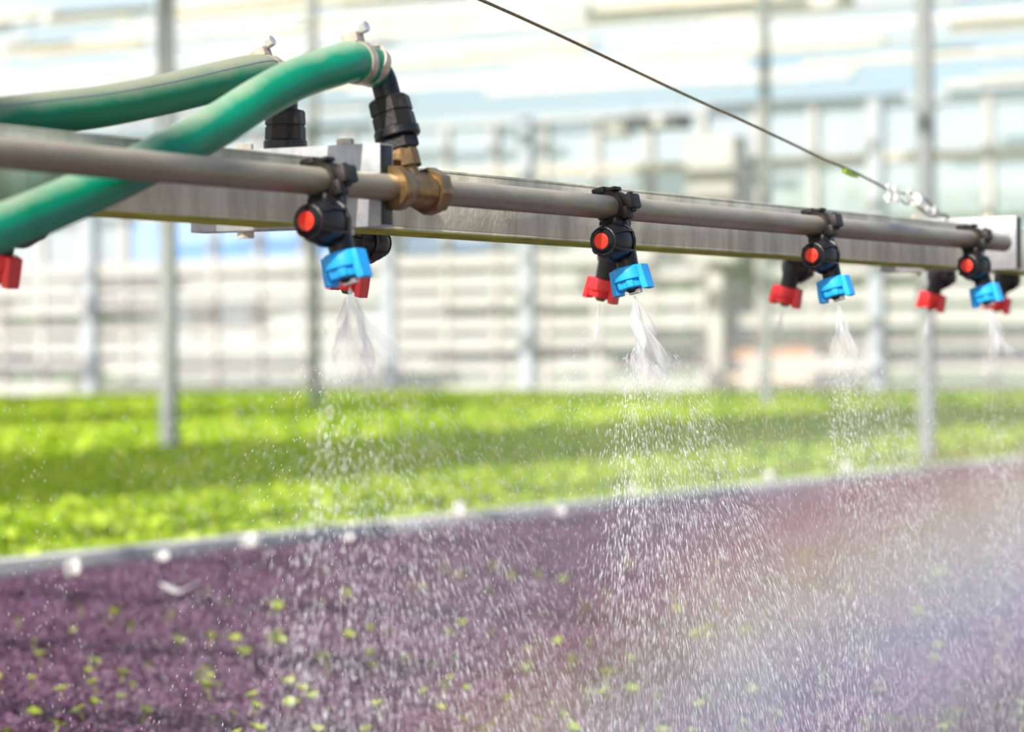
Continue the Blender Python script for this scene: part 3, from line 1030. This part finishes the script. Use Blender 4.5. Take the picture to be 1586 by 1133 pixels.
def hose(label, start, start2, pts, r, stripe_up, mat):
    t = thing('green_hose', label, 'hose', start, group='green feed hoses')
    P = [start, start2] + pts
    sp = [p - start for p in spline(P, 14)]
    MB().tube([(start - start2) * 0.55 - Vector((0, 0, .002))] + sp, r, 28).build('hose_wall', mat, t)
    # faded blue line moulded along the hose
    st = []
    for i, p in enumerate(sp):
        tg = (sp[min(i + 1, len(sp) - 1)] - sp[max(i - 1, 0)]).normalized()
        nrm = (Vector(stripe_up) - tg * Vector(stripe_up).dot(tg)).normalized()
        st.append(p + nrm * (r - 0.0003))
    MB().tube(st, 0.0009, 6).build('stripe', principled('stripe_blue', (0.15, 0.17, 0.22), 0.7), t)
    return sp


HR = 0.0178
h1 = [(520, 102, -.03), (460, 122, -.034), (400, 154, -.038), (340, 192, -.041), (275, 228, -.041), (205, 264, -.041), (130, 299, -.041), (50, 333, -.041), (-40, 368, -.04), (-180, 420, -.03)]
h1p = [on_x(a, b, BX + v) for a, b, v in h1]
hose('bright green hose crossing behind the front pipe, from the elbow over the brass tee', e1, e1b, h1p, HR, (-.2, 0, -1), M_HOSE)
h2 = [(340, 126, BACK), (250, 147, BACK), (150, 166, BACK), (50, 178, BACK), (-50, 190, BACK), (-200, 205, BACK)]
h2p = [on_x(a, b, BX + v) for a, b, v in h2]
hose('dusty green hose with faded blue stripe running level behind the beam', e2, e2b, h2p, HR, (.75, 0, .6), M_HOSED)


def hose_clamp(label, c, d, r, up, screw=True):
    d = Vector(d).normalized()
    t = thing('hose_clamp', label, 'hose clamp', c, group='worm drive hose clamps')
    for k, off in enumerate((-.004, .006)) if False else ((0, 0.0),):
        MB().lathe([(-.0045 + off, r), (-.0045 + off, r + .0012), (.0045 + off, r + .0012), (.0045 + off, r)], (0, 0, 0), d, 36).build('band', M_CLAMP, t)
    if not screw:
        return t
    u_ = (Vector(up) - d * Vector(up).dot(d)).normalized()
    s = -d.cross(u_)
    q = u_ * (r + .004)
    rot = Matrix((s, d, u_)).transposed()
    MB().box(q, (.016, .012, .008), rot).build('screw_housing', M_CLAMP, t, False)
    sc_ = MB().cyl(q + u_ * .003 - s * .004, q + u_ * .006 + s * .011, .0038, n=12)
    sc_.cyl(q + u_ * .006 + s * .011, q + u_ * .0065 + s * .017, .0052, n=6)
    sc_.build('screw', M_SCREW, t)
    return t


hose_clamp('steel hose clamp on the bright green hose at the elbow', e1 + (e1b - e1) * 0.5, e1b - e1, HR, (-.25, -.3, 1))
hose_clamp('second steel hose clamp band at the tip of the bright green hose', e1 - (e1b - e1) * 0.32, (e1b - e1) + Vector((0, 0, .012)), HR, (0.9, 0, -.5), False)
hose_clamp('rusty steel hose clamp on the dusty rear hose', e2 + (e2b - e2) * 0.15, e2b - e2, HR, (-.4, -.3, 1))

# suspension cable ---------------------------------------------------------
CV = BX - 0.10
cpts = [on_x(a, b, CV) for a, b in ((560, -78), (745, 0), (850, 47), (950, 94), (1060, 146), (1170, 196), (1280, 248), (1330, 270), (1374, 293))]
cab = thing('suspension_cable', 'thin rusty steel cable slanting down to the boom end', 'cable', cpts[-1])
MB().tube([p - cpts[-1] for p in spline(cpts, 6)], 0.0017, 10).build('strand', M_CABLE, cab)
lp = [on_x(a, b, CV) - cpts[-1] for a, b in ((1374, 293), (1396, 299), (1413, 300), (1416, 306), (1412, 311), (1404, 316), (1396, 310), (1388, 305), (1376, 300))]
MB().tube(spline(lp, 5), 0.0012, 8).build('eye_loop', M_CABLE, cab)
q = on_x(1306, 264, CV)
MB().tube([q - cpts[-1], on_x(1318, 270, CV) - cpts[-1], on_x(1328, 274, CV) - cpts[-1]], [0.0034, 0.003, 0.0016], 8).build('green_tape', principled('green_tape', (0.25, 0.42, 0.02), 0.6), cab)
for k, (px, py, lab) in enumerate(((1376, 301, 'bright zinc cable clip, upper of two on the cable end'), (1387, 303, 'bright zinc cable clip, nearer the turnbuckle'))):
    c = on_x(px, py, CV)
    t = thing('cable_clip', lab, 'cable clip', c, group='zinc cable clips')
    MB().tube([(.0, .004 * math.cos(a), .008 + .0045 * math.sin(a)) for a in [PI * i / 10 for i in range(11)]] + [(0, -.004, -.008)], .0022, 8).build('u_bolt', M_ZINC, t)
    MB().cyl((0, .004, -.009), (0, .004, .008), .0022, n=8).build('leg', M_ZINC, t)
    MB().bbox((0, 0, -.004), (.008, .016, .006), .001).build('saddle', M_ZINC, t)
    for s in (-1, 1):
        MB().cyl((0, .004 * s, -.0105), (0, .004 * s, -.0065), .0036, n=6).build('nut', M_ZINC, t)
ta, tb = on_x(1412, 305, CV), on_x(1452, 332, CV)
tn = thing('turnbuckle', 'galvanised turnbuckle tying the cable to the boom beam', 'turnbuckle', ta)
d = (tb - ta).normalized()
L = (tb - ta).length
side = d.cross(Vector((1, 0, 0))).normalized()
for s in (-1, 1):
    MB().tube([side * (.0075 * s) + d * (L * .2), side * (.0085 * s) + d * (L * .5), side * (.0075 * s) + d * (L * .8)], .0028, 8).build('side_bar', M_GALV, tn)
MB().cyl(d * (L * .12), d * (L * .26), .0085, n=12, ch=.001).build('end_nut', M_ZINC, tn)
MB().cyl(d * (L * .74), d * (L * .88), .0085, n=12, ch=.001).build('end_nut', M_GALV, tn)
MB().cyl(d * (-.004), d * (L * .42), .0028, n=8).build('thread', M_ZINC, tn)
MB().cyl(d * (L * .58), d * (L * 1.0), .0028, n=8).build('thread', M_ZINC, tn)
MB().tube([d * (-.004) + side * (.006 * math.sin(a)) + d * (-.006 + .006 * math.cos(a)) for a in [2 * PI * i / 16 for i in range(17)]], .0022, 8, False).build('eye', M_ZINC, tn)
hk0 = d * (L * 1.0)
hk1 = on_x(1468, 339, CV) - ta
MB().tube(spline([hk0, hk0 + d * .006 + Vector((0, 0, .002)), hk1 + Vector((0, 0, .004)), hk1 + Vector((0, .002, -.012))], 5), .002, 8).build('hook', M_CABLE, tn)

# ------------------------------------------------------------------ water
OCT = [(0, 1, 2), (0, 2, 3), (0, 3, 4), (0, 4, 1), (5, 2, 1), (5, 3, 2), (5, 4, 3), (5, 1, 4)]


def drops_mesh(name, P, D, width, length, mat):
    D = D / np.linalg.norm(D, axis=1)[:, None]
    A = np.cross(D, np.array([0.31, 0.17, 0.93]))
    A /= np.linalg.norm(A, axis=1)[:, None]
    Bv = np.cross(D, A)
    w = width[:, None]
    l = length[:, None]
    V = np.stack([P + D * l * .6, P + A * w, P + Bv * w, P - A * w, P - Bv * w, P - D * l * .4], 1)
    return indexed_mesh(name, V, OCT, mat, True)


def fan_points(n, half, lean, s0, s1, thick, edge=0.0, spread=0.75):
    """points and directions of drops in a flat fan hanging from the origin, widening along Y"""
    th = RNG.uniform(-half, half, n)
    if edge:
        k = RNG.random(n) < edge
        th[k] = np.sign(RNG.uniform(-1, 1, k.sum())) * half * RNG.uniform(0.85, 1.02, k.sum())
    s = s0 + (s1 - s0) * RNG.random(n) ** 0.8
    tx = RNG.normal(0, thick, n) + lean
    ly = np.sin(th)
    lx = np.sin(tx)
    lz = -np.sqrt(np.clip(1 - ly ** 2 - lx ** 2, .1, 1))
    R = spread
    e = np.exp(-s / R)
    P = np.stack([lx * R * (1 - e), ly * R * (1 - e), lz * s - 0.25 * s ** 2], 1)
    D = np.stack([lx * e, ly * e, lz - 0.5 * s], 1)
    return P, D


def sheet(parent, half, lean, length, seed):
    nt_, ns = 44, 26
    vv, ff, uvs = [], [], []
    for j in range(ns):
        s = .002 + length * j / (ns - 1)
        for i in range(nt_):
            th = half * (2 * i / (nt_ - 1) - 1)
            wv = 0.16 * s * math.sin(9 * th + seed + s * 40) + 0.07 * s * math.sin(23 * th - s * 70)
            vv.append((math.sin(lean) * s + wv, math.sin(th) * s, -math.cos(th) * math.cos(lean) * s))
            uvs.append((i / (nt_ - 1) + seed, j / (ns - 1)))
    for j in range(ns - 1):
        for i in range(nt_ - 1):
            ff.append((j * nt_ + i, j * nt_ + i + 1, (j + 1) * nt_ + i + 1, (j + 1) * nt_ + i))
    me = MB().add(vv, ff).mesh('water_sheet', M_SHEET)
    ul = me.uv_layers.new(name='UVMap')
    for lp_ in me.loops:
        u_, v_ = uvs[lp_.vertex_index]
        ul.data[lp_.index].uv = (u_, v_)
    return link('water_sheet', me, parent)


TIP_LOCAL = Vector((0, CAP_Y, -.0885))
SPRAYS = []
for i, o in enumerate(nozzles_blue):
    tip = o.location + o.rotation_euler.to_matrix() @ TIP_LOCAL
    lab = ('broad water fan falling from the nearest blue cap', 'dense white water fan under the sharpest blue cap',
           'thin water fan under the third blue cap', 'faint water fan under the farthest blue cap')[i]
    t = thing('water_spray', lab, 'water spray', tip, group='water fans under the blue caps')
    half = (rad(44), rad(42), rad(40), rad(40))[i]
    sheet(t, half * (0.75, 0.7, .6, .6)[i], rad(13), (.095, .11, .085, .08)[i], i * 3.1)
    n = (6500, 11000, 7500, 5000)[i]
    P, D = fan_points(n, half, rad(14), .07, .72, rad(3.5), 0.12)
    k = P[:, 2] + tip.z > CANOPY + .01
    P, D = P[k], D[k]
    sN = np.linalg.norm(P, axis=1)
    w = RNG.uniform(.00016, .00032, len(P)) * np.clip(0.6 + sN * 1.6, 0, 1) * np.where(RNG.random(len(P)) < .05, 1.6, 1)
    L = RNG.uniform(.007, .018, len(P)) * (0.35 + 1.6 * sN)
    tag(link('droplets', drops_mesh('droplets', P, D, w, L, M_DROP), t), kind='stuff')
for i, o in enumerate(nozzles_red):
    tip = o.location + o.rotation_euler.to_matrix() @ TIP_LOCAL
    lab = ('thin jet of water under the red cap at the picture edge', 'thin jet of water behind the nearest water fan', 'thin jet under the red cap behind the sharpest nozzle',
           'thin jet under the red cap left of the third blue nozzle', 'short pale jet under the red cap before the thick post', 'faint jet under the farthest red cap')[i]
    t = thing('water_jet', lab, 'water spray', tip, group='thin jets under the red caps')
    sheet(t, rad(12), rad(-12), .05, 40 + i * 2.7)
    P, D = fan_points(900, rad(38), rad(-12), .03, .7, rad(3), 0.2)
    k = P[:, 2] + tip.z > CANOPY + .01
    P, D = P[k], D[k]
    tag(link('droplets', drops_mesh('droplets', P, D, RNG.uniform(.0002, .0004, len(P)), RNG.uniform(.002, .006, len(P)), M_DROP), t), kind='stuff')

# fine drops drifting below the boom
n = 52000
u_ = RNG.uniform(-0.9, 1.7, n)
w_ = -0.14 - 0.48 * RNG.random(n) ** 0.75
v_ = RNG.normal(0.06, 0.09, n)
P = np.stack([v_, u_, w_], 1)
D = np.stack([RNG.normal(.1, .05, n), .35 * np.sin(u_ * 2 * PI / .51) + RNG.normal(0, .1, n), -np.ones(n)], 1)
md = link('fine_droplets', drops_mesh('fine_droplets', P, D, RNG.uniform(.00010, .00020, n), RNG.uniform(.003, .008, n), M_MISTDROP), None, (BX, BY, BZ))
tag(md, 'fine rain of water drops falling under the whole boom', 'water drops', kind='stuff')

# mist hanging below the boom, rainbow bands painted into its scatter colour
mist = MB().box((0, 0, 0), (0.62, 2.9, 0.56)).build('water_mist', MATS['white_paint'], smooth=False, loc=(BX + 0.05, BY + 0.35, CANOPY + 0.01 + 0.28))
tag(mist, 'thin white water mist tinted with a piece of rainbow over the purple bed', 'mist', kind='stuff')
mm = bpy.data.materials.new('mist')
mm.use_nodes = True
nt = mm.node_tree
nt.nodes.clear()
N = nt.nodes.new
out = N('ShaderNodeOutputMaterial')
vsn = N('ShaderNodeVolumeScatter')
vsn.inputs['Anisotropy'].default_value = 0.0
nt.links.new(vsn.outputs[0], out.inputs['Volume'])
geo = N('ShaderNodeNewGeometry')
RB_O = Vector((0, 0, CAM_Z))
sub = N('ShaderNodeVectorMath')
sub.operation = 'SUBTRACT'
sub.inputs[1].default_value = RB_O
nt.links.new(geo.outputs['Position'], sub.inputs[0])
nrm = N('ShaderNodeVectorMath')
nrm.operation = 'NORMALIZE'
nt.links.new(sub.outputs[0], nrm.inputs[0])
dot = N('ShaderNodeVectorMath')
dot.operation = 'DOT_PRODUCT'
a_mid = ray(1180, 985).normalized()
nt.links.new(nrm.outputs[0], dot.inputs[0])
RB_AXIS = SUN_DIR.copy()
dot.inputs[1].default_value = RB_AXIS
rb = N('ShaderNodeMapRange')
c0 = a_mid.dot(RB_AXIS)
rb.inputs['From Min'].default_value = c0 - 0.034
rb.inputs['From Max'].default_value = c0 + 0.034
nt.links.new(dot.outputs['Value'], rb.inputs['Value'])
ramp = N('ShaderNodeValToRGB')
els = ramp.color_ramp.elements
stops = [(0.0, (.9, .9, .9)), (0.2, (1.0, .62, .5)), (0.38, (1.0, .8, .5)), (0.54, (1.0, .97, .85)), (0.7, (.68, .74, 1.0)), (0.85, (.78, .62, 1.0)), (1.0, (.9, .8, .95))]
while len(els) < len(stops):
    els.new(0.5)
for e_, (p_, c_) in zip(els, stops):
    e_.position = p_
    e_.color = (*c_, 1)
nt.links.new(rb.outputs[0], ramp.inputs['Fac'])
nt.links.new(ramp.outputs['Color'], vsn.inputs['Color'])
# density: patchy, fading to the edges of the cloud, thicker where the bow is coloured in
tc = N('ShaderNodeTexCoord')
nz = N('ShaderNodeTexNoise')
nz.inputs['Scale'].default_value = 4.5
nz.inputs['Detail'].default_value = 2
nt.links.new(tc.outputs['Object'], nz.inputs['Vector'])
r1 = N('ShaderNodeMapRange')
r1.inputs['From Min'].default_value, r1.inputs['From Max'].default_value = 0.3, 0.75
r1.inputs['To Min'].default_value, r1.inputs['To Max'].default_value = 0.15, 1.0
nt.links.new(nz.outputs['Fac'], r1.inputs['Value'])
sepg = N('ShaderNodeSeparateXYZ')
nt.links.new(tc.outputs['Generated'], sepg.inputs[0])


def fade(src, lo0, lo1, hi0, hi1):
    a = N('ShaderNodeMapRange')
    a.interpolation_type = 'SMOOTHSTEP'
    a.inputs['From Min'].default_value, a.inputs['From Max'].default_value = lo0, lo1
    nt.links.new(src, a.inputs['Value'])
    b = N('ShaderNodeMapRange')
    b.interpolation_type = 'SMOOTHSTEP'
    b.inputs['From Min'].default_value, b.inputs['From Max'].default_value = hi1, hi0
    nt.links.new(src, b.inputs['Value'])
    m_ = N('ShaderNodeMath')
    m_.operation = 'MULTIPLY'
    nt.links.new(a.outputs[0], m_.inputs[0])
    nt.links.new(b.outputs[0], m_.inputs[1])
    return m_.outputs[0]


def mul(a, b):
    m_ = N('ShaderNodeMath')
    m_.operation = 'MULTIPLY'
    for k, q_ in enumerate((a, b)):
        if isinstance(q_, (int, float)):
            m_.inputs[k].default_value = q_
        else:
            nt.links.new(q_, m_.inputs[k])
    return m_.outputs[0]


dens = mul(r1.outputs[0], fade(sepg.outputs['X'], 0.0, 0.35, 0.65, 1.0))
dens = mul(dens, fade(sepg.outputs['Y'], 0.05, 0.35, 0.85, 1.0))
dens = mul(dens, fade(sepg.outputs['Z'], -0.2, 0.0, 0.5, 1.0))
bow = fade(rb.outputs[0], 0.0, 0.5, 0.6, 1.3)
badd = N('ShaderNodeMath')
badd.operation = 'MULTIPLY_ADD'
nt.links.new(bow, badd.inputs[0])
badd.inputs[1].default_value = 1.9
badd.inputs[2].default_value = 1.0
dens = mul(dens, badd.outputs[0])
dens = mul(dens, 0.6)
nt.links.new(dens, vsn.inputs['Density'])
mist.data.materials.clear()
mist.data.materials.append(mm)
